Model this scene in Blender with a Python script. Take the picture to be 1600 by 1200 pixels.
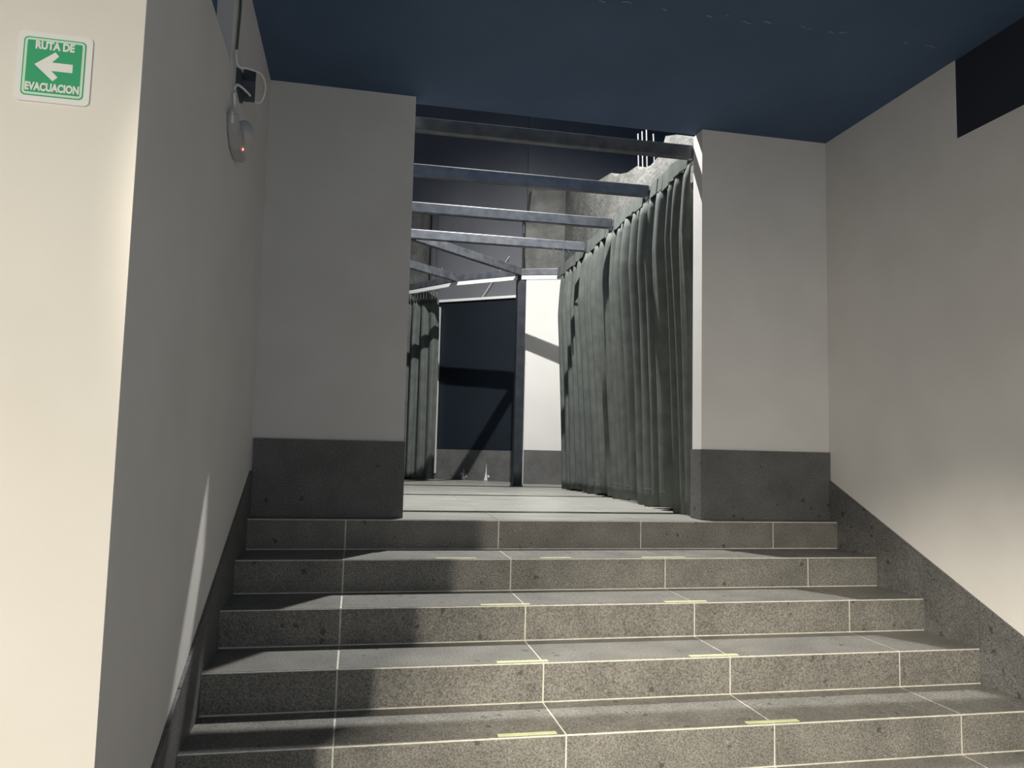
import bpy, bmesh, math, random
from mathutils import Vector, Matrix
random.seed(7)
for o in list(bpy.data.objects):
    bpy.data.objects.remove(o, do_unlink=True)
scene = bpy.context.scene
COL = scene.collection

# ---------------------------------------------------------------- camera
CAM = Vector((-0.41733, -4.06227, 0.37802))
YAW, PITCH, ROLL, FPX = -0.1994, 0.0856, 0.0243, 1192.93
f_ = Vector((-math.sin(YAW) * math.cos(PITCH), math.cos(YAW) * math.cos(PITCH), math.sin(PITCH)))
r_ = Vector((math.cos(YAW), math.sin(YAW), 0)); u_ = r_.cross(f_)
xr = math.cos(ROLL) * r_ + math.sin(ROLL) * u_
up = -math.sin(ROLL) * r_ + math.cos(ROLL) * u_
cd = bpy.data.cameras.new('camera'); cam = bpy.data.objects.new('camera', cd); COL.objects.link(cam)
cam.matrix_world = Matrix(((xr.x, up.x, -f_.x, CAM.x), (xr.y, up.y, -f_.y, CAM.y), (xr.z, up.z, -f_.z, CAM.z), (0, 0, 0, 1)))
cd.sensor_fit = 'HORIZONTAL'; cd.sensor_width = 36.0; cd.lens = FPX * 36.0 / 1600.0
cd.clip_start = 0.02; cd.clip_end = 100
scene.camera = cam

# ---------------------------------------------------------------- world, exposure
w = bpy.data.worlds.new('world'); scene.world = w; w.use_nodes = True
w.node_tree.nodes['Background'].inputs[0].default_value = (0.55, 0.65, 0.85, 1)
w.node_tree.nodes['Background'].inputs[1].default_value = 0.02
vs = scene.view_settings
vs.view_transform = 'Standard'; vs.look = 'None'; vs.exposure = 0.0; vs.gamma = 1.0; vs.use_curve_mapping = False

# ---------------------------------------------------------------- lights
LOBBY_POS = Vector((-5.10, -9.70, 2.215))
VOID_POS = Vector((0.76, 1.45, 4.48))
FILL_POS = Vector((1.5, -6.2, 1.85))
TRACK_POS = Vector((-1.569, -3.312, 2.15)); TRACK_AIM = Vector((1.0, -1.622, -0.605))
LOBBY_W, VOID_W, FILL_W, TRACK_W = 2450, 2050, 72, 1560
def area_light(name, pos, watt, size, colour):
    ld = bpy.data.lights.new(name, 'AREA'); ld.shape = 'DISK'; ld.size = size; ld.energy = watt; ld.color = colour
    o = bpy.data.objects.new(name, ld); COL.objects.link(o); o.location = pos
    return o
lobby_light = area_light('lobby_light', LOBBY_POS, LOBBY_W, 0.30, (1.0, 0.92, 0.79))
vd = bpy.data.lights.new('void_light', 'SPOT'); vd.energy = VOID_W; vd.shadow_soft_size = 0.03; vd.color = (1.0, 0.985, 0.95)
vd.spot_size = math.radians(172); vd.spot_blend = 0.85
void_light = bpy.data.objects.new('void_light', vd); COL.objects.link(void_light); void_light.location = VOID_POS
td = bpy.data.lights.new('track_light', 'SPOT'); td.energy = TRACK_W; td.shadow_soft_size = 0.07; td.color = (1.0, 0.92, 0.77)
td.spot_size = math.radians(43); td.spot_blend = 1.0
track_light = bpy.data.objects.new('track_light', td); COL.objects.link(track_light); track_light.location = TRACK_POS
track_light.rotation_euler = (TRACK_AIM - TRACK_POS).to_track_quat('-Z', 'Y').to_euler()
gd = bpy.data.lights.new('fill_globe_light', 'POINT'); gd.energy = FILL_W; gd.shadow_soft_size = 0.14; gd.color = (0.62, 0.80, 1.0)  # added cool fill that brightens the shaded pier and left wall
fill_globe_light = bpy.data.objects.new('fill_globe_light', gd); COL.objects.link(fill_globe_light); fill_globe_light.location = FILL_POS

# ---------------------------------------------------------------- materials
def nt(name):
    m = bpy.data.materials.new(name); m.use_nodes = True
    t = m.node_tree; b = t.nodes['Principled BSDF']
    return m, t, b
def plain(name, col, rough=0.6, metal=0.0, spec=0.5, emit=None, estr=0):
    m, t, b = nt(name)
    b.inputs['Base Color'].default_value = (*col, 1); b.inputs['Roughness'].default_value = rough
    b.inputs['Metallic'].default_value = metal; b.inputs['Specular IOR Level'].default_value = spec
    if emit:
        b.inputs['Emission Color'].default_value = (*emit, 1); b.inputs['Emission Strength'].default_value = estr
    return m
def mottled(name, c0, c1, scale, rough=0.7, bump=0.1, bscale=60, detail=6, spec=0.4, dist=0.01, stretch=(1, 1, 1)):
    m, t, b = nt(name); N = t.nodes; L = t.links
    tc = N.new('ShaderNodeTexCoord'); mp = N.new('ShaderNodeMapping'); mp.inputs['Scale'].default_value = stretch
    L.new(tc.outputs['Object'], mp.inputs[0])
    n = N.new('ShaderNodeTexNoise'); n.inputs['Scale'].default_value = scale; n.inputs['Detail'].default_value = detail
    L.new(mp.outputs[0], n.inputs['Vector'])
    r = N.new('ShaderNodeValToRGB'); r.color_ramp.elements[0].position = 0.35; r.color_ramp.elements[1].position = 0.65
    r.color_ramp.elements[0].color = (*c0, 1); r.color_ramp.elements[1].color = (*c1, 1)
    L.new(n.outputs['Fac'], r.inputs[0]); L.new(r.outputs[0], b.inputs['Base Color'])
    n2 = N.new('ShaderNodeTexNoise'); n2.inputs['Scale'].default_value = bscale; n2.inputs['Detail'].default_value = 4
    L.new(tc.outputs['Object'], n2.inputs['Vector'])
    bp = N.new('ShaderNodeBump'); bp.inputs['Strength'].default_value = bump; bp.inputs['Distance'].default_value = dist
    L.new(n2.outputs['Fac'], bp.inputs['Height']); L.new(bp.outputs[0], b.inputs['Normal'])
    b.inputs['Roughness'].default_value = rough; b.inputs['Specular IOR Level'].default_value = spec
    return m
def stone(name, base, rough=0.55, streak=False, spec=0.5, pores=True):
    m, t, b = nt(name); N = t.nodes; L = t.links
    geo = N.new('ShaderNodeNewGeometry')
    n = N.new('ShaderNodeTexNoise'); n.inputs['Scale'].default_value = 6; n.inputs['Detail'].default_value = 8
    mp = N.new('ShaderNodeMapping'); L.new(geo.outputs['Position'], mp.inputs[0])
    if streak: mp.inputs['Scale'].default_value = (0.35, 4.5, 1)
    L.new(mp.outputs[0], n.inputs['Vector'])
    r = N.new('ShaderNodeValToRGB')
    r.color_ramp.elements[0].position = 0.3; r.color_ramp.elements[1].position = 0.72; k0, k1 = (0.6, 1.35) if streak else (0.80, 1.2)
    r.color_ramp.elements[0].color = (*[c * k0 for c in base], 1); r.color_ramp.elements[1].color = (*[c * k1 for c in base], 1)
    L.new(n.outputs['Fac'], r.inputs[0])
    # fine grit
    g = N.new('ShaderNodeTexNoise'); g.inputs['Scale'].default_value = 160; g.inputs['Detail'].default_value = 3
    L.new(geo.outputs['Position'], g.inputs['Vector'])
    gr = N.new('ShaderNodeMapRange'); gr.inputs['From Min'].default_value = 0.3; gr.inputs['From Max'].default_value = 0.7
    gr.inputs['To Min'].default_value = 0.45; gr.inputs['To Max'].default_value = 1.55
    L.new(g.outputs['Fac'], gr.inputs['Value'])
    mx = N.new('ShaderNodeVectorMath'); mx.operation = 'SCALE'
    L.new(r.outputs[0], mx.inputs[0]); L.new(gr.outputs[0], mx.inputs['Scale'])
    # dark pores and pale flecks
    v = N.new('ShaderNodeTexVoronoi'); v.inputs['Scale'].default_value = 18; v.inputs['Randomness'].default_value = 1
    nz = N.new('ShaderNodeTexNoise'); nz.inputs['Scale'].default_value = 45
    L.new(geo.outputs['Position'], nz.inputs['Vector'])
    ad = N.new('ShaderNodeMixRGB'); ad.blend_type = 'ADD'; ad.inputs[0].default_value = 0.035
    L.new(geo.outputs['Position'], ad.inputs[1]); L.new(nz.outputs['Color'], ad.inputs[2]); L.new(ad.outputs[0], v.inputs['Vector'])
    # threshold varies by cell so that only some cells hold a pore
    wn = N.new('ShaderNodeSeparateColor'); L.new(v.outputs['Color'], wn.inputs[0])
    th = N.new('ShaderNodeMapRange'); th.inputs['From Min'].default_value = 0.66; th.inputs['From Max'].default_value = 1
    th.inputs['To Min'].default_value = 0.0; th.inputs['To Max'].default_value = 0.26
    L.new(wn.outputs[0], th.inputs['Value'])
    lt = N.new('ShaderNodeMath'); lt.operation = 'LESS_THAN'; L.new(v.outputs['Distance'], lt.inputs[0]); L.new(th.outputs[0], lt.inputs[1])
    pm = N.new('ShaderNodeMixRGB'); pm.inputs[2].default_value = (*[c * 0.32 for c in base], 1)
    pf = N.new('ShaderNodeMath'); pf.operation = 'MULTIPLY'; pf.inputs[1].default_value = 0.8 if pores else 0.0
    L.new(lt.outputs[0], pf.inputs[0]); L.new(pf.outputs[0], pm.inputs[0]); L.new(mx.outputs[0], pm.inputs[1])
    v2 = N.new('ShaderNodeTexVoronoi'); v2.inputs['Scale'].default_value = 60; L.new(ad.outputs[0], v2.inputs['Vector'])
    s2 = N.new('ShaderNodeSeparateColor'); L.new(v2.outputs['Color'], s2.inputs[0])
    t2 = N.new('ShaderNodeMapRange'); t2.inputs['From Min'].default_value = 0.6; t2.inputs['To Max'].default_value = 0.2
    L.new(s2.outputs[1], t2.inputs['Value'])
    l2 = N.new('ShaderNodeMath'); l2.operation = 'LESS_THAN'; L.new(v2.outputs['Distance'], l2.inputs[0]); L.new(t2.outputs[0], l2.inputs[1])
    f2 = N.new('ShaderNodeMath'); f2.operation = 'MULTIPLY'; f2.inputs[1].default_value = 0.6; L.new(l2.outputs[0], f2.inputs[0])
    pm2 = N.new('ShaderNodeMixRGB'); pm2.inputs[2].default_value = (*[min(1, c * 2.2) for c in base], 1)
    L.new(f2.outputs[0], pm2.inputs[0]); L.new(pm.outputs[0], pm2.inputs[1])
    L.new(pm2.outputs[0], b.inputs['Base Color'])
    bp = N.new('ShaderNodeBump'); bp.inputs['Strength'].default_value = 0.25; bp.inputs['Distance'].default_value = 0.004
    L.new(g.outputs['Fac'], bp.inputs['Height']); L.new(bp.outputs[0], b.inputs['Normal'])
    b.inputs['Roughness'].default_value = rough; b.inputs['Specular IOR Level'].default_value = spec
    return m
M = {}
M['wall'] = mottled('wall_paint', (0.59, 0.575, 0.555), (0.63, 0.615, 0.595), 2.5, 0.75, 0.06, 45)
M['cream'] = mottled('cream_lit_paint', (0.79, 0.755, 0.675), (0.83, 0.795, 0.715), 2.5, 0.75, 0.06, 45)  # cream wall paint, lightened to put part of the strong light into its colour
M['white'] = mottled('white_paint', (0.64, 0.63, 0.60), (0.68, 0.67, 0.64), 2.0, 0.7, 0.04, 40)
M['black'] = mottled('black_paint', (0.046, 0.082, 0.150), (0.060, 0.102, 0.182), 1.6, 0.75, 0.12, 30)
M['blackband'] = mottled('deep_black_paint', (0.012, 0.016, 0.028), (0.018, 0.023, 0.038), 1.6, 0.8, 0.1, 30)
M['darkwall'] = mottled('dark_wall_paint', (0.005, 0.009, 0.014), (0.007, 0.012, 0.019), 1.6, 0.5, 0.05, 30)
M['greywall'] = mottled('grey_wall_paint', (0.13, 0.135, 0.15), (0.16, 0.165, 0.18), 1.5, 0.8, 0.1, 20)
M['concrete'] = mottled('raw_concrete', (0.085, 0.085, 0.080), (0.145, 0.145, 0.135), 5, 0.9, 0.6, 25, detail=10, dist=0.02)
M['riser'] = stone('basalt_riser', (0.165, 0.158, 0.140), 0.6)
M['tread'] = stone('basalt_tread', (0.140, 0.136, 0.124), 0.5, pores=True)
M['plinth'] = stone('basalt_plinth', (0.100, 0.099, 0.096), 0.6)
M['floor'] = stone('basalt_floor', (0.25, 0.248, 0.225), 0.38, streak=True, pores=False)
M['grout'] = mottled('pale_grout', (0.50, 0.48, 0.42), (0.62, 0.60, 0.53), 30, 0.85, 0.1)
M['steel'] = mottled('black_steel', (0.045, 0.050, 0.060), (0.085, 0.090, 0.098), 14, 0.42, 0.05, 60, spec=0.6)
M['poststeel'] = mottled('black_post_steel', (0.012, 0.015, 0.020), (0.024, 0.028, 0.034), 14, 0.5, 0.05, 60)
M['track'] = plain('white_track', (0.82, 0.82, 0.80), 0.4)
M['cloth'] = mottled('charcoal_drape', (0.078, 0.086, 0.080), (0.102, 0.112, 0.104), 9, 0.95, 0.15, 300, spec=0.15)
M['glow'] = mottled('glow_tape', (0.44, 0.48, 0.27), (0.52, 0.55, 0.33), 20, 0.5, 0.02)
M['signwhite'] = plain('sign_white', (0.86, 0.86, 0.82), 0.3, spec=0.1)
M['signgreen'] = plain('sign_green', (0.06, 0.40, 0.19), 0.3, spec=0.1)
M['signpale'] = plain('sign_pale_green', (0.62, 0.85, 0.66), 0.3, spec=0.1)
M['rust'] = plain('rebar_steel', (0.20, 0.20, 0.20), 0.7, 0.0)
M['cable'] = plain('white_cable', (0.72, 0.72, 0.70), 0.5)
M['darkplastic'] = plain('dark_plastic', (0.05, 0.06, 0.08), 0.5)
M['pipe'] = plain('grey_pipe', (0.07, 0.075, 0.085), 0.8)
M['greyplastic'] = plain('grey_plastic', (0.42, 0.41, 0.42), 0.45)
M['lobby'] = mottled('lobby_wall_paint', (0.10, 0.10, 0.11), (0.13, 0.13, 0.14), 2, 0.8, 0.05, 40)
M['led'] = plain('red_led', (0.8, 0.1, 0.08), 0.3, emit=(1, 0.12, 0.08), estr=6)
M['lampwhite'] = plain('lamp_diffuser', (0.9, 0.88, 0.8), 0.4, emit=(1, 0.9, 0.74), estr=4)
M['scuff'] = plain('pale_scuff', (0.17, 0.18, 0.20), 0.9)
M['lobbyfloor'] = stone('lobby_stone', (0.16, 0.155, 0.145), 0.5, pores=False)

# ---------------------------------------------------------------- helpers
def link(name, bm, mat, parent=None, smooth=False):
    me = bpy.data.meshes.new(name); bmesh.ops.recalc_face_normals(bm, faces=bm.faces); bm.to_mesh(me); bm.free()
    if smooth:
        for p in me.polygons: p.use_smooth = True
    me.materials.append(M[mat])
    o = bpy.data.objects.new(name, me); COL.objects.link(o)
    if parent: o.parent = parent
    return o
def tag(o, label, cat, group=None, kind=None):
    o['label'] = label; o['category'] = cat
    if group: o['group'] = group
    if kind: o['kind'] = kind
    return o
def empty(name, loc=(0, 0, 0)):
    e = bpy.data.objects.new(name, None); COL.objects.link(e); e.location = loc; e.empty_display_size = 0.1
    return e
def kid(o, parent):     # parent keeping world placement (parents only translate)
    o.parent = parent; o.matrix_parent_inverse = Matrix.Translation(-parent.location)
    return o
def box(bm, x0, x1, y0, y1, z0, z1):
    v = [bm.verts.new((x, y, z)) for x in (x0, x1) for y in (y0, y1) for z in (z0, z1)]
    for f in ((0, 1, 3, 2), (4, 6, 7, 5), (0, 4, 5, 1), (2, 3, 7, 6), (0, 2, 6, 4), (1, 5, 7, 3)):
        bm.faces.new([v[i] for i in f])
def boxo(name, x0, x1, y0, y1, z0, z1, mat, parent=None, bevel=0):
    bm = bmesh.new(); box(bm, x0, x1, y0, y1, z0, z1)
    if bevel: bmesh.ops.bevel(bm, geom=bm.edges[:], offset=bevel, segments=2, affect='EDGES', profile=0.6)
    return link(name, bm, mat, parent)
def prism(bm, pts, a):  # pts 3D polygon, extrude by vector a
    a = Vector(a); p0 = [bm.verts.new(p) for p in pts]; p1 = [bm.verts.new(Vector(p) + a) for p in pts]
    bm.faces.new(p0); bm.faces.new(p1[::-1]); n = len(pts)
    for i in range(n): bm.faces.new((p0[i], p1[i], p1[(i + 1) % n], p0[(i + 1) % n]))
def bar(bm, a, b, wd, z0, z1, ext=0.0):   # horizontal tube of rectangular section between plan points
    a = Vector((a[0], a[1])); b = Vector((b[0], b[1])); d = (b - a).normalized(); n = Vector((-d.y, d.x)) * wd / 2
    a = a - d * ext; b = b + d * ext
    prism(bm, [(a.x + n.x, a.y + n.y, z0), (a.x - n.x, a.y - n.y, z0), (b.x - n.x, b.y - n.y, z0), (b.x + n.x, b.y + n.y, z0)], (0, 0, z1 - z0))
def smooth_path(pts, n=6):   # Catmull-Rom through the points
    P = [Vector(p) for p in pts]; P = [P[0]] + P + [P[-1]]; out = []
    for i in range(1, len(P) - 2):
        for k in range(n):
            t = k / n; a, b, c, d = P[i - 1], P[i], P[i + 1], P[i + 2]
            out.append(0.5 * ((2 * b) + (c - a) * t + (2 * a - 5 * b + 4 * c - d) * t * t + (3 * b - a - 3 * c + d) * t ** 3))
    return out + [P[-2]]
def tube(bm, pts, r, seg=8):
    pts = [Vector(p) for p in pts]; rings = []
    for i, p in enumerate(pts):
        d = (pts[min(i + 1, len(pts) - 1)] - pts[max(i - 1, 0)]).normalized()
        s = d.orthogonal().normalized() if i == 0 else (prev - d * prev.dot(d)).normalized()
        prev = s; t = d.cross(s)
        rings.append([bm.verts.new(p + r * (math.cos(q) * s + math.sin(q) * t)) for q in (2 * math.pi * k / seg for k in range(seg))])
    for i in range(len(rings) - 1):
        for k in range(seg): bm.faces.new((rings[i][k], rings[i][(k + 1) % seg], rings[i + 1][(k + 1) % seg], rings[i + 1][k]))
    bm.faces.new(rings[0][::-1]); bm.faces.new(rings[-1])

# ---------------------------------------------------------------- dimensions
T, RISE = 0.345, 0.154
XL, XR = -0.946, 2.384
JX = [XL, -0.4505, 0.350, 1.1535, 1.959, XR]
NST = 8; ZF = -NST * RISE; YF = -(NST - 1) * T
CZ = 2.332
G = 0.0035   # half joint

# ---------------------------------------------------------------- room shell
st = dict(kind='structure')
# left stair wall with stepped top
bm = bmesh.new()
prism(bm, [(XL, -2.185, ZF), (XL, 0.10, ZF), (XL, 0.10, CZ), (XL, -1.09, CZ), (XL, -1.09, 1.83), (XL, -2.185, 1.86)], (-0.25, 0, 0))
tag(link('wall_left', bm, 'wall'), 'pale grey plastered wall along the left side of the stairs', 'wall', **st)
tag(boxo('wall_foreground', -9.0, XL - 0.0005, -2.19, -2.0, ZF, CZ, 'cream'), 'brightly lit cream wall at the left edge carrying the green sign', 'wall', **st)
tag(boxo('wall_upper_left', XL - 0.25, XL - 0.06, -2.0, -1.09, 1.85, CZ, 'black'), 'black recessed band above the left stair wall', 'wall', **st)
bm = bmesh.new()
prism(bm, [(XR, -13.0, ZF), (XR, 0.10, ZF), (XR, 0.10, CZ), (XR, -0.962, CZ), (XR, -0.962, 1.935), (XR, -13.0, 1.90)], (0.25, 0, 0))
tag(link('wall_right', bm, 'wall'), 'beige grey plastered wall along the right side of the stairs', 'wall', **st)
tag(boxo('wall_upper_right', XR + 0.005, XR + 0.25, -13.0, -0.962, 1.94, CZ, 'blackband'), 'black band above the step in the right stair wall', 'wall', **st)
tag(boxo('wall_pier_left', XL - 0.25, -0.165, 0.090, 0.212, 0, CZ, 'wall'), 'grey wall pier left of the opening at the stair head', 'wall', **st)
tag(boxo('wall_pier_right', 1.556, XR + 0.25, 0.090, 0.212, 0, CZ, 'wall'), 'grey wall pier right of the opening with bright inner edge', 'wall', **st)
tag(boxo('wall_lobby_back', -9.0, XR + 0.25, -13.2, -13.0, ZF, CZ, 'lobby'), 'plastered wall behind the camera across the lobby', 'wall', **st)
tag(boxo('wall_lobby_left', -9.2, -9.0, -13.2, -2.0, ZF, CZ, 'lobby'), 'plastered wall on the far left of the lobby', 'wall', **st)
ce = tag(boxo('ceiling', -9.2, XR + 0.25, -13.2, 0.18, CZ, CZ + 0.16, 'black'), 'black painted ceiling over the stairs', 'ceiling', **st)
# scuffed joint across the ceiling
bm = bmesh.new()
x = 0.50
while x < 2.3:
    l = random.uniform(0.01, 0.06); dy = random.uniform(-0.02, 0.02)
    if random.random() < 0.75:
        a = [(x + l * t_, -1.05 + dy + random.uniform(-0.008, 0.008), CZ - 0.001) for t_ in (0, .3, .7, 1)]
        b = [(p[0], p[1] + random.uniform(0.004, 0.014), CZ - 0.001) for p in a[::-1]]
        prism(bm, a + b, (0, 0, -0.002))
    x += l + random.uniform(0.005, 0.09)
o = link('plaster_scuffs', bm, 'scuff', ce); o['kind'] = 'stuff'

# lobby floor
tag(boxo('floor_lobby', -9.2, XR + 0.25, -13.2, YF + 0.02, ZF - 0.15, ZF, 'lobbyfloor'), 'stone floor at the foot of the stairs', 'floor', **st)

# ---------------------------------------------------------------- staircase
stair = tag(empty('staircase', (0.7, YF, ZF)), 'dark grey stone staircase with pale grout lines climbing to the opening', 'stairs')
meshes = {}
def tile_mesh(key, sx, sy, sz, mat, bevel=0.0015):
    if key not in meshes:
        bm = bmesh.new(); box(bm, 0, sx, 0, sy, 0, sz)
        me = bpy.data.meshes.new(key[0]); bmesh.ops.recalc_face_normals(bm, faces=bm.faces); bm.to_mesh(me); bm.free(); me.materials.append(M[mat]); meshes[key] = me
    return meshes[key]
def put(name, me, loc, parent):
    o = bpy.data.objects.new(name, me); COL.objects.link(o); o.location = loc
    o.parent = parent; o.matrix_parent_inverse = Matrix.Translation(-parent.matrix_world.translation)
    return o
TH = 0.016
strips = {4: [(-0.015, 0.18), (0.503, 0.661), (1.037, 1.27)], 3: [(0.152, 0.374), (1.016, 1.223)], 2: [(0.165, 0.372), (0.982, 1.20)],
          1: [(0.109, 0.32), (1.051, 1.264)], 0: [(0.12, 0.33), (1.02, 1.24)]}
bpy.context.view_layer.update()
for i in range(NST):
    k = 5 - i; y0 = -i * T; z1 = -i * RISE; z0 = z1 - RISE
    bm = bmesh.new()
    # mortar core; its face lies just behind the tile faces so the joints are recessed
    yb = y0 + T + 0.03 if i else 0.30
    c = 0.0018
    box(bm, XL + 0.012, XR - 0.012, y0 + c, yb, ZF - 0.001 if i == NST - 1 else z0 - 0.02, z1 - c)
    step = link('step', bm, 'grout'); kid(step, stair)
    for j in range(5):
        xa, xb = JX[j] + (G if j else 0.012), JX[j + 1] - (G if j < 4 else 0.012)
        put('riser_tile', tile_mesh(('riser_tile', j), xb - xa, TH, RISE - 0.011, 'riser'), (xa, y0, z0 + 0.005), step)
        if i:
            put('tread_tile', tile_mesh(('tread_tile', j), xb - xa, T - 0.006 - 0.003, TH, 'tread'), (xa, y0 + 0.006, z1 - TH), step)
    for (xa, xb) in strips.get(k, []):
        o = boxo('glow_strip', xa, xb, y0 + 0.010, y0 + 0.034, z1 - 0.0005, z1 + 0.0015, 'glow'); 
        o.parent = step; o.matrix_parent_inverse = Matrix.Translation(-step.matrix_world.translation)
        o['label'] = 'pale yellow-green glow tape'

# platform and corridor floor
fl = tag(boxo('floor', -2.4, 2.05, 0.05, 6.2, -0.25, -0.0018, 'grout'), 'stone tiled landing floor beyond the stair head', 'floor', **st)
XS = [-2.06, -1.255] + JX[1:4] + [1.90]
YS = [0.006, 0.80, 1.60, 2.40, 3.20, 4.00, 4.80, 5.60]
bpy.context.view_layer.update()
for a in range(len(XS) - 1):
    for b in range(len(YS) - 1):
        xa, xb, ya, yb = XS[a] + G * .6, XS[a + 1] - G * .6, YS[b] + (G * .6 if b else 0), YS[b + 1] - G * .6
        put('floor_tile', tile_mesh(('floor_tile', a, b), xb - xa, yb - ya, TH, 'floor'), (xa, ya, -TH), fl)
# tiles of the landing edge in front of the right pier
put('floor_tile', tile_mesh(('floor_tile', 'edge'), XR - 1.90 - .012, 0.09, TH, 'floor'), (1.902, 0.006, -TH), fl)

# ---------------------------------------------------------------- stone plinths
def panel(parent, pts, ext, mat='plinth', name='stone_panel'):
    bm = bmesh.new(); prism(bm, pts, ext); o = link(name, bm, mat); kid(o, parent); return o
bl = tag(empty('baseboard_pier_left', (-0.55, 0.08, 0)), 'dark stone plinth at the foot of the left pier', 'baseboard', **st)
panel(bl, [(XL + 0.013, 0.075, 0.002), (-0.157, 0.075, 0.002), (-0.157, 0.075, 0.406), (XL + 0.013, 0.075, 0.406)], (0, 0.0145, 0))
panel(bl, [(-0.1645, 0.0905, 0.002), (-0.1645, 0.212, 0.002), (-0.1645, 0.212, 0.406), (-0.1645, 0.0905, 0.406)], (0.0075, 0, 0))
br = tag(empty('baseboard_pier_right', (1.95, 0.08, 0)), 'dark stone plinth at the foot of the right pier', 'baseboard', **st)
panel(br, [(1.545, 0.075, 0.002), (XR - 0.001, 0.075, 0.002), (XR - 0.001, 0.075, 0.406), (1.545, 0.075, 0.406)], (0, 0.0145, 0))
panel(br, [(1.5555, 0.0905, 0.002), (1.5555, 0.212, 0.002), (1.5555, 0.212, 0.406), (1.5555, 0.0905, 0.406)], (-0.0105, 0, 0))
def skirt(name, xw, sgn, label):
    s = tag(empty(name, (xw, -0.7, -0.3)), label, 'baseboard', **st)
    ed = [0.073] + [-T * i for i in range(1, NST)] + [YF - 0.35]
    top = lambda y: 0.205 + RISE / T * y
    prev = 0.028
    for i in range(len(ed) - 1):
        ya, yb = ed[i] - (G * .6 if i else 0), ed[i + 1] + G * .6
        if ya > 0 > yb: yb = ed[1] + G * .6
        zb = -(i + 1) * RISE - 0.02 if i < NST - 1 else ZF
        zb = max(zb, ZF)
        t1 = max(top(yb), ZF + 0.1)
        panel(s, [(xw, ya, zb), (xw, ya, top(ya)), (xw, yb, t1), (xw, yb, zb)], (sgn * 0.012, 0, 0))
skirt('baseboard_stair_right', XR, -1, 'sloping dark stone skirting following the stairs on the right wall')
skirt('baseboard_stair_left', XL, 1, 'sloping dark stone skirting following the stairs on the left wall')

# ---------------------------------------------------------------- corridor and void shell
top = [(0.21, 2.46), (0.53, 2.475), (0.80, 2.60), (0.996, 2.680), (1.06, 2.60), (1.114, 2.566), (1.28, 2.565), (1.44, 2.60), (1.52, 2.60), (1.58, 2.66), (1.80, 2.70),
       (1.96, 2.747), (2.1, 2.77), (2.22, 2.83), (2.58, 2.89), (3.0, 3.01), (3.4, 3.08), (3.84, 3.205), (4.285, 3.36)]
# the concrete wall above the drapes steps back a little from the frame
top = [(max(0.25, y), z) for y, z in ((-4.062 + (y + 4.062) * 1.0708, 0.378 + (z - 0.378) * 1.0708) for y, z in top) if y < 4.28]
top = [(0.25, top[0][1])] + top + [(4.285, top[-1][1] + 0.09)]
bm = bmesh.new()
prism(bm, [(1.85, 4.285, 2.30), (1.85, 0.25, 2.30)] + [(1.85, y, z + random.uniform(-.012, .012)) for y, z in top], (0.2, 0, 0))
cw = tag(link('wall_corridor_right', bm, 'concrete'), 'rough unfinished concrete wall rising behind the long drape', 'wall', **st)
tag(boxo('wall_corridor_side', 1.91, 2.05, 0.25, 4.30, 0, 2.30, 'wall'), 'plain wall hidden behind the long drape', 'wall', **st)
for i, (y, z) in enumerate([(2.13, 3.17), (2.03, 3.15), (1.93, 3.14), (1.77, 3.02)]):
    bm = bmesh.new(); tube(bm, [(1.93, y, 2.6), (1.925, y + .005, 2.9), (1.92, y + 0.012, z + .02)], 0.006, 6)
    link('rebar', bm, 'rust', cw)
# end wall: white with stone plinth, raw concrete above
ew = tag(boxo('wall_corridor_end', 1.405, 2.2, 4.30, 4.45, 0, 2.36, 'white'), 'bright white end wall between the post and the drape', 'wall', **st)
bm = bmesh.new()
prism(bm, [(1.40, 4.285, 2.36), (2.2, 4.285, 2.36), (2.2, 4.285, 3.40), (1.62, 4.285, 3.37), (1.45, 4.285, 3.36), (1.435, 4.285, 3.2), (1.418, 4.285, 3.02), (1.39, 4.285, 3.0), (1.385, 4.285, 2.6)], (0, 0.165, 0))
link('concrete_top', bm, 'concrete', ew)
be = tag(boxo('baseboard_corridor_end', 1.425, 1.905, 4.282, 4.299, 0.001, 0.378, 'plinth'), 'grey stone plinth under the bright white end wall', 'baseboard', **st)
# oblique far wall
P0 = Vector((0.58, 5.34)); P1 = Vector((1.42, 4.75)); D = (P1 - P0).normalized(); Nn = Vector((D.y, -D.x))
if Nn.y > 0: Nn = -Nn   # towards the camera
def ob(s, o, z): p = P0 + D * s + Nn * o; return (p.x, p.y, z)
def obox(name, s0, s1, o0, o1, z0, z1, mat, parent=None):
    bm = bmesh.new(); prism(bm, [ob(s0, o0, z0), ob(s1, o0, z0), ob(s1, o1, z0), ob(s0, o1, z0)], (0, 0, z1 - z0)); return link(name, bm, mat, parent)
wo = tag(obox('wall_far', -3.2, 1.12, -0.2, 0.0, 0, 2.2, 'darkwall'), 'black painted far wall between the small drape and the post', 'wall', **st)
tag(obox('wall_far_upper', -3.4, 1.12, -0.2, -0.02, 2.2, 6.0, 'greywall'), 'smooth dark grey upper wall behind the steel frame', 'wall', **st)
tag(boxo('wall_far_side', 1.49, 4.0, 4.69, 4.85, 0.0, 6.0, 'greywall'), 'dark grey wall far above the unfinished concrete', 'wall', **st)
bo = tag(obox('baseboard_far', -0.05, 1.1, 0.001, 0.016, 0.001, 0.362, 'plinth'), 'stained stone plinth at the foot of the black far wall', 'baseboard', **st)
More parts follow.
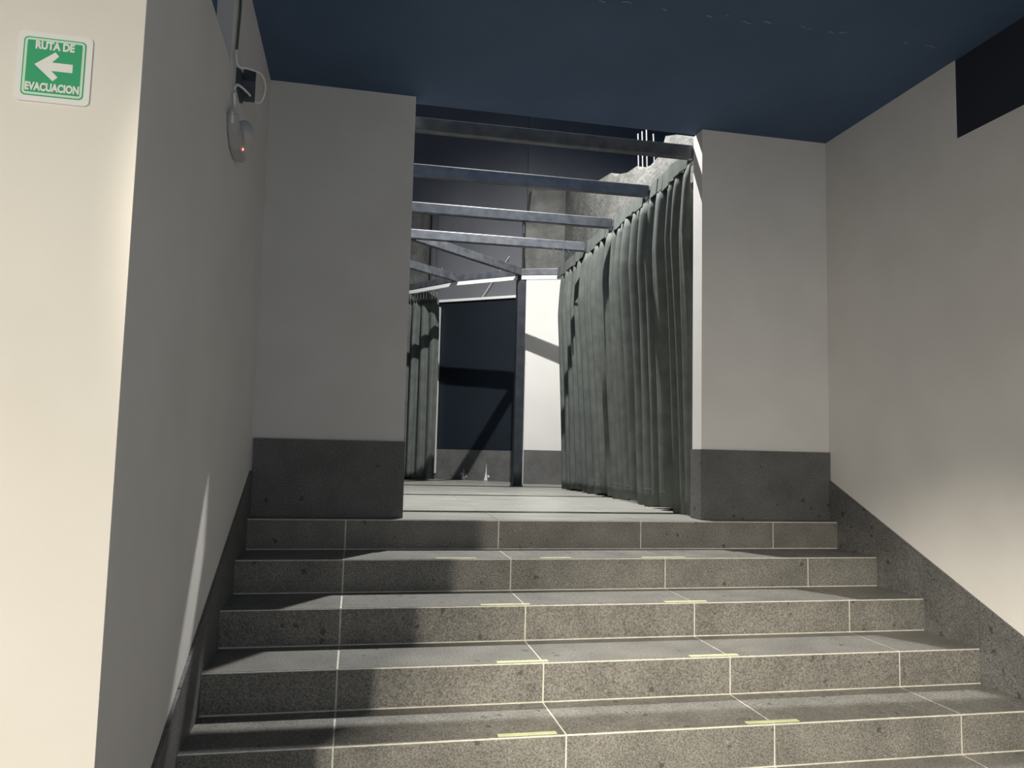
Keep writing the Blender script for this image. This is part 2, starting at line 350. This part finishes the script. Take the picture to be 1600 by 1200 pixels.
# plaster drips on the plinth
for s, h in ((0.36, 0.12), (0.66, 0.17)):
    bm = bmesh.new()
    for q in range(6):
        s1 = s + random.uniform(-.035, .03); z = random.uniform(0.01, h * .5)
        prism(bm, [ob(s1, 0.0162, z), ob(s1 + random.uniform(.01, .03), 0.0162, z + .004), ob(s1 + .012, 0.0162, z + random.uniform(.02, .05))], (Nn.x * .001, Nn.y * .001, 0))
    prism(bm, [ob(s - .02, 0.0162, 0.005), ob(s + .025, 0.0162, 0.005), ob(s + .012, 0.0162, h * .5), ob(s + .006, 0.0162, h * 1.2), ob(s + .001, 0.0162, h * .6)], (Nn.x * .001, Nn.y * .001, 0))
    o = link('plaster_drip', bm, 'track', bo)
t1 = tag(obox('trim_1', -0.10, 1.1, 0.001, 0.03, 2.185, 2.215, 'track'), 'thin white trim along the top of the black far wall', 'trim', **st)
t2 = tag(obox('trim_2', -0.10, -0.015, 0.017, 0.07, 0.07, 2.12, 'white'), 'narrow white jamb beside the small drape', 'trim', **st)
# left concrete column above the small drape, with a pipe beside it
col = tag(obox('concrete_column', -0.95, -0.20, 0.02, 0.30, 0.002, 3.33, 'concrete'), 'raw concrete column rising behind the small drape', 'column')
bm = bmesh.new(); tube(bm, [ob(-0.12, 0.06, 0.02), ob(-0.12, 0.06, 3.42)], 0.045, 12)
tag(link('drain_pipe', bm, 'pipe', smooth=True), 'dark vertical pipe running up beside the concrete column', 'pipe')
# dark enclosure of the high void
tag(boxo('wall_void_left', -2.6, -2.4, 0.0, 8.0, -0.2, 6.0, 'black'), 'black side wall of the high space beyond the stairs', 'wall', **st)
tag(boxo('wall_void_right', 4.0, 4.2, 0.0, 8.0, -0.2, 6.0, 'black'), 'black wall far behind the unfinished concrete wall', 'wall', **st)
tag(boxo('wall_void_back', -2.6, 4.2, 8.0, 8.2, -0.2, 6.0, 'black'), 'black back wall of the high space', 'wall', **st)
tag(boxo('wall_void_front', -2.6, 4.2, -0.1, 0.18, CZ + 0.16, 6.0, 'black'), 'black wall above the edge of the stair ceiling', 'wall', **st)
tag(boxo('ceiling_void', -2.6, 4.2, -0.1, 8.2, 6.0, 6.2, 'black'), 'black ceiling high above the corridor', 'ceiling', **st)

# ---------------------------------------------------------------- steel frame
FZ0, FZ1 = 2.20, 2.285
fr = tag(empty('steel_frame', (1.24, 3.72, 0)), 'black square tube steel frame spanning the corridor overhead', 'steel frame')
def fbar(name, a, b, wd=0.045, z0=FZ0, z1=FZ1, mat='steel', ext=0.0):
    bm = bmesh.new(); bar(bm, a, b, wd, z0, z1, ext)
    if mat == 'steel': bmesh.ops.bevel(bm, geom=bm.edges[:], offset=0.007, segments=2, affect='EDGES', profile=0.5)
    o = link(name, bm, mat); kid(o, fr); return o
RX = 1.585
for y in (0.240, 0.98, 1.79, 2.545): fbar('cross_bar', (-1.4, y + .03), (RX - 0.022, y))
fbar('side_rail', (RX, 0.225), (1.625, 3.56))
fbar('diagonal_bar', (-0.02, 2.60), (1.20, 3.66))
fbar('diagonal_bar', (-1.20, 2.60), (0.60, 4.17))
fbar('side_rail', (-1.42, 0.25), (-1.42, 2.60))
for y in (0.30, 2.575):
    bm = bmesh.new(); box(bm, -1.465, -1.375, y - .045, y + .045, 0, FZ0); kid(link('post', bm, 'poststeel'), fr)
rail = [(1.62, 3.55), (1.22, 3.70), (0.61, 4.20), (0.13, 4.85), (-0.35, 5.2)]
for a, b in zip(rail, rail[1:]):
    fbar('rail', a, b, 0.045, FZ0 + .005, FZ1 - .005)
for a, b in zip(rail[:4], rail[1:4]):
    fbar('curtain_track', a, b, 0.035, FZ0 - 0.035, FZ0 + .004, 'track')
bm = bmesh.new(); box(bm, 1.185, 1.275, 3.68, 3.77, 0, FZ0 + .02); kid(link('post', bm, 'poststeel'), fr)
bm = bmesh.new(); box(bm, 1.165, 1.285, 3.67, 3.785, 0.0, 0.012); kid(link('foot_plate', bm, 'steel'), fr)
for x, y, l in ((0.83, 1.79, 0.10), ):
    bm = bmesh.new(); tube(bm, [(x, y, FZ0), (x, y, FZ0 - l)], 0.011, 8); kid(link('hanger', bm, 'darkplastic'), fr)
for x, y, l, s in ((1.27, 2.53, .09, .0), (1.39, 2.53, .06, .05), (1.36, 2.53, .11, .01)):
    bm = bmesh.new(); tube(bm, [(x, y, FZ0 + .02), (x + s, y, FZ0 - l)], 0.006, 6); kid(link('hanging_wire', bm, 'darkplastic'), fr)
for a, b in ((ob(-.02, .02, 2.62), (0.47, 4.5, 2.28)), (ob(0.9, .02, 2.7), ob(0.55, .04, 2.2))):
    bm = bmesh.new(); tube(bm, [a, b], 0.004, 6); kid(link('stay_wire', bm, 'track'), fr)

# ---------------------------------------------------------------- drapes
def drape(name, path, label, z0, z1, amp, wmin, wmax, side, seed, group, nz=26, ripple=1.0, lift=0.0):
    rnd = random.Random(seed)
    a, b = Vector(path[0]), Vector(path[1]); Ln = (b - a).length; d = (b - a) / Ln; n = Vector((-d.y, d.x)) * side
    e = tag(empty(name, ((a.x + b.x) / 2, (a.y + b.y) / 2, 0)), label, 'curtain', group)
    # fold peaks
    ks = [(0.0, -0.5)]; s = 0.0; sg = 1
    while s < Ln:
        s += rnd.uniform(wmin, wmax); ks.append((s, sg * rnd.uniform(0.55, 1.0))); sg = -sg
    drift = [rnd.uniform(-1, 1) for _ in ks]
    def prof(s, sh):
        for i in range(len(ks) - 1):
            s0 = ks[i][0] + drift[i] * sh; s1 = ks[i + 1][0] + drift[i + 1] * sh
            if i == 0: s0 = min(s0, -0.05)
            if s <= s1 or i == len(ks) - 2:
                t = max(0, min(1, (s - s0) / max(1e-4, s1 - s0)))
                t = t * t * (3 - 2 * t); t = t * t * (3 - 2 * t) * .5 + t * .5
                g = ks[i][1] * (1 - t) + ks[i + 1][1] * t; return 1 - 2 * ((1 - g) / 2) ** 2.0 - 0.35
    ns = int(Ln / 0.0085)
    bm = bmesh.new(); rows = []
    for iz in range(nz + 1):
        tz = iz / nz; z = z1 + (z0 - z1) * tz
        am = amp * (0.14 + 0.86 * min(1, tz / 0.20) ** 0.7) * (1 + 0.15 * math.sin(2.2 * tz + seed))
        row = []
        for q in range(ns + 1):
            s = Ln * q / ns
            f = prof(s, 0.035 * tz * ripple)
            f += 0.18 * math.sin(s * 71 + 3 * tz) * (1 - tz) * 0.6
            bulge = 0.03 * tz * tz * math.sin(s * 2.1 + 1) + lift * (1 - 0.80 * tz)
            off = am * f + bulge
            p = a + d * s + n * off
            zz = z + (0.012 * math.sin(s * 9 + seed) if iz == nz else 0)
            row.append(bm.verts.new((p.x, p.y, zz)))
        rows.append(row)
    for i in range(nz):
        for q in range(ns): bm.faces.new((rows[i][q], rows[i][q + 1], rows[i + 1][q + 1], rows[i + 1][q]))
    o = link('cloth', bm, 'cloth', smooth=True); kid(o, e)
    sm = o.modifiers.new('thickness', 'SOLIDIFY'); sm.thickness = 0.006; sm.offset = 0
    # hem seam following the folds a hand above the floor
    bm = bmesh.new(); pts = []
    tz = 1 - 0.11 / (z1 - z0)
    for q in range(0, ns + 1, 2):
        s = Ln * q / ns; am = amp * (1 + 0.15 * math.sin(2.2 * tz + seed))
        f = prof(s, 0.035 * tz * ripple) + 0.18 * math.sin(s * 71 + 3 * tz) * (1 - tz) * 0.6
        p = a + d * s + n * (am * f + 0.03 * tz * tz * math.sin(s * 2.1 + 1) + lift * (1 - 0.80 * tz)); pts.append((p.x, p.y, z0 + 0.11))
    tube(bm, pts, 0.0048, 5); kid(link('hem_seam', bm, 'cloth'), e)
    return e, a, d, n, Ln
e, a, d, n, Ln = drape('drape_curtain', ((1.700, 0.262), (1.728, 3.46)), 'long dark charcoal drape hanging in folds along the right of the corridor', 0.012, 2.182, 0.120, 0.042, 0.105, 1, 3, 'charcoal drapes', lift=0.135)
# header tabs wrapped over the rail
s = 0.03; rnd = random.Random(11)
while s < Ln - 0.05:
    wd = rnd.uniform(0.08, 0.15)
    if min(abs(a.y + d.y * (s + wd / 2) - y) for y in (0.240, 0.98, 1.79, 2.545)) > 0.03 + wd / 2:
        bm = bmesh.new()
        p = a + d * s + n * (0.150 + rnd.uniform(0, .008)); q = a + d * (s + wd - .012) + n * (0.152 + rnd.uniform(0, .018)); t_ = n * -0.01
        h0 = 2.168 + rnd.uniform(-.012, .01); h1 = 2.278 + rnd.uniform(-.004, .006)
        prism(bm, [(p.x, p.y, h0), (q.x, q.y, h0 + rnd.uniform(-.01, .01)), (q.x - n.x * .012, q.y, h1), (p.x - n.x * .012, p.y, h1)], (t_.x, t_.y, 0))
        kid(link('header_tab', bm, 'cloth'), e)
    s += wd
e2, a, d, n, Ln = drape('drape_curtain', ((-0.45, 5.12), (0.46, 4.70)), 'small dark charcoal drape at the far left of the corridor', 0.03, 2.10, 0.040, 0.035, 0.075, -1, 8, 'charcoal drapes', ripple=.5)
s = 0.0
while s < Ln:      # pencil pleats of the heading
    bm = bmesh.new(); p = a + d * s + n * 0.012; q = a + d * (s + 0.022) + n * 0.03
    tube(bm, [((p.x + q.x) / 2, (p.y + q.y) / 2, 2.07), ((p.x + q.x) / 2, (p.y + q.y) / 2, 2.185)], 0.012, 8)
    kid(link('pleat', bm, 'cloth', smooth=True), e2)
    s += 0.036

# ---------------------------------------------------------------- evacuation sign
SY = -2.19
sg = tag(empty('evacuation_sign', (-1.1325, SY, 1.226)), 'green and white evacuation arrow sign on the cream wall', 'sign')
def rrect(cx, cz, w, h, r, seg=6):
    pts = []
    for sx, sz, a0 in ((1, 1, 0), (-1, 1, 90), (-1, -1, 180), (1, -1, 270)):
        for i in range(seg + 1):
            t = math.radians(a0 + 90 * i / seg)
            pts.append((cx + sx * (w / 2 - r) + r * math.cos(t), cz + sz * (h / 2 - r) + r * math.sin(t)))
    return pts
scx, scz = -1.1325, 1.226
def splate(name, w, h, r, y0, y1, mat):
    bm = bmesh.new(); prism(bm, [(x, y0, z) for x, z in rrect(scx, scz, w, h, r)], (0, y1 - y0, 0)); o = link(name, bm, mat); kid(o, sg); return o
splate('plate', 0.157, 0.165, 0.012, SY - 0.004, SY - 0.0002, 'signwhite')
splate('green_border', 0.131, 0.139, 0.010, SY - 0.0046, SY - 0.0041, 'signgreen')
splate('pale_border', 0.126, 0.134, 0.009, SY - 0.0051, SY - 0.0047, 'signpale')
splate('green_panel', 0.115, 0.123, 0.003, SY - 0.0056, SY - 0.0052, 'signgreen')
bm = bmesh.new()
ar = [(-0.040, 0.004), (0.002, 0.037), (0.010, 0.028), (-0.004, 0.012), (0.040, 0.012), (0.040, -0.008), (-0.004, -0.008), (0.010, -0.022), (0.000, -0.032)]
prism(bm, [(scx + x * 1.0, SY - 0.0062, scz + z) for x, z in ar], (0, 0.0005, 0)); kid(link('arrow', bm, 'signwhite'), sg)
def text(name, body, width, x, z, parent):
    c = bpy.data.curves.new(name, 'FONT'); c.body = body; c.size = 0.024; c.align_x = 'CENTER'; c.align_y = 'CENTER'; c.offset = 0.0011; c.extrude = 0.0002
    t = bpy.data.objects.new(name, c); COL.objects.link(t); bpy.context.view_layer.update()
    me = bpy.data.meshes.new_from_object(t.evaluated_get(bpy.context.evaluated_depsgraph_get()))
    bpy.data.objects.remove(t, do_unlink=True); bpy.data.curves.remove(c)
    xs = [v.co.x for v in me.vertices]; k = width / (max(xs) - min(xs))
    for v in me.vertices: v.co = Vector((x + v.co.x * k, SY - 0.0060 - v.co.z, z + v.co.y * 1.05))
    me.materials.clear(); me.materials.append(M['signwhite'])
    o = bpy.data.objects.new(name, me); COL.objects.link(o); kid(o, parent); return o
text('lettering', 'EVACUACION', 0.113, scx, scz - 0.049, sg)
text('lettering', 'RUTA DE', 0.082, scx, scz + 0.050, sg)

# ---------------------------------------------------------------- wall fittings on the left wall
bk = tag(empty('cable_bracket', (XL, -0.86, 1.86)), 'small bracket with a looped white cable high on the left wall', 'bracket')
bm = bmesh.new(); prism(bm, [(XL + .0005, -0.96, 1.875), (XL + .0005, -0.85, 1.90), (XL + .0005, -0.84, 1.78), (XL + .0005, -0.96, 1.80)], (0.012, 0, 0)); kid(link('back_plate', bm, 'darkplastic'), bk)
bm = bmesh.new(); prism(bm, [(XL + .0125, -0.88, 1.86), (XL + .0125, -0.86, 1.92), (XL + .0125, -0.86, 1.78)], (0.05, 0, 0)); kid(link('fin', bm, 'darkplastic'), bk)
bm = bmesh.new()
lp = [(XL + .01, -1.05, 1.90), (XL + .02, -1.045, 1.84), (XL + .05, -0.98, 1.865), (XL + .085, -0.88, 1.895), (XL + .09, -0.78, 1.885), (XL + .07, -0.74, 1.84), (XL + .05, -0.78, 1.82), (XL + .04, -0.90, 1.80), (XL + .02, -1.02, 1.775), (XL + .012, -1.05, 1.74)]
tube(bm, smooth_path(lp), 0.005, 8); kid(link('cable_loop', bm, 'cable', smooth=True), bk)
bm = bmesh.new(); tube(bm, [(XL + .008, -1.01, CZ), (XL + .008, -0.99, 2.1), (XL + .008, -1.02, 1.92)], 0.005, 8)
tag(link('wall_conduit', bm, 'pipe', smooth=True), 'thin dark conduit running down the left wall from the ceiling', 'conduit')
dv = tag(empty('emergency_device', (XL, -0.98, 1.55)), 'small grey device with a red light on the left wall', 'device')
bm = bmesh.new()
prism(bm, [(XL + .0005, -1.115, 1.62), (XL + .0005, -1.09, 1.555), (XL + .0005, -1.03, 1.515), (XL + .0005, -0.93, 1.505), (XL + .0005, -0.86, 1.52), (XL + .0005, -0.87, 1.555), (XL + .0005, -0.95, 1.565), (XL + .0005, -1.04, 1.585), (XL + .0005, -1.09, 1.635)], (0.04, 0, 0))
bmesh.ops.bevel(bm, geom=bm.edges[:], offset=0.006, segments=2, affect='EDGES'); kid(link('casing', bm, 'greyplastic'), dv)
bm = bmesh.new(); bmesh.ops.create_uvsphere(bm, u_segments=16, v_segments=10, radius=0.042, matrix=Matrix.Translation((XL + .038, -0.93, 1.62)) @ Matrix.Diagonal((0.9, 0.8, 1.2, 1)))
kid(link('lamp_head', bm, 'greyplastic', smooth=True), dv)
bm = bmesh.new(); bmesh.ops.create_uvsphere(bm, u_segments=10, v_segments=6, radius=0.005, matrix=Matrix.Translation((XL + .041, -0.96, 1.540)))
kid(link('red_light', bm, 'led'), dv)
bm = bmesh.new(); tube(bm, smooth_path([(XL + .012, -1.05, 1.728), (XL + .010, -1.02, 1.69), (XL + .012, -1.06, 1.655), (XL + .02, -1.11, 1.62), (XL + .02, -1.10, 1.585)]), 0.006, 8)
kid(link('cable', bm, 'cable', smooth=True), dv)

# ---------------------------------------------------------------- lamps (out of frame)
lm = tag(empty('ceiling_lamp', (LOBBY_POS.x, LOBBY_POS.y, CZ)), 'round ceiling lamp lighting the lobby beside the camera', 'lamp')
bm = bmesh.new(); bmesh.ops.create_cone(bm, cap_ends=True, segments=32, radius1=0.16, radius2=0.17, depth=0.075, matrix=Matrix.Translation((LOBBY_POS.x, LOBBY_POS.y, CZ - 0.038)))
kid(link('housing', bm, 'track'), lm)
kid(lobby_light, lm)
vl = tag(empty('work_lamp', (VOID_POS.x, VOID_POS.y, 6.0)), 'hanging lamp high above the corridor', 'lamp')
bm = bmesh.new(); bmesh.ops.create_cone(bm, cap_ends=True, segments=24, radius1=0.10, radius2=0.06, depth=0.12, matrix=Matrix.Translation((VOID_POS.x, VOID_POS.y, VOID_POS.z + 0.065)))
kid(link('housing', bm, 'darkplastic'), vl)
bm = bmesh.new(); tube(bm, [(VOID_POS.x, VOID_POS.y, VOID_POS.z + .12), (VOID_POS.x, VOID_POS.y, 6.0)], 0.01, 8); kid(link('rod', bm, 'darkplastic'), vl)
kid(void_light, vl)

gl = tag(empty('fill_globe', (FILL_POS.x, FILL_POS.y, CZ)), 'added cool fill globe hanging unseen in the lobby behind the camera', 'lamp')
bm = bmesh.new(); tube(bm, [(FILL_POS.x, FILL_POS.y, CZ), (FILL_POS.x, FILL_POS.y, FILL_POS.z + .15)], 0.008, 8); kid(link('rod', bm, 'darkplastic'), gl)
bm = bmesh.new(); bmesh.ops.create_cone(bm, cap_ends=True, segments=24, radius1=0.05, radius2=0.03, depth=0.05, matrix=Matrix.Translation((FILL_POS.x, FILL_POS.y, FILL_POS.z + .16))); kid(link('socket', bm, 'darkplastic'), gl)
kid(fill_globe_light, gl)

tl = tag(empty('track_spot', (TRACK_POS.x, TRACK_POS.y, CZ)), 'small track spotlight on the lobby ceiling aimed at the stairs', 'lamp')
bm = bmesh.new(); tube(bm, [(TRACK_POS.x, TRACK_POS.y, CZ), (TRACK_POS.x, TRACK_POS.y, TRACK_POS.z + 0.03)], 0.012, 8); kid(link('stem', bm, 'darkplastic'), tl)
ax = (TRACK_AIM - TRACK_POS).normalized(); bm = bmesh.new(); tube(bm, [TRACK_POS - ax * 0.22, TRACK_POS - ax * 0.15], 0.07, 20); kid(link('can', bm, 'darkplastic'), tl)
kid(track_light, tl)
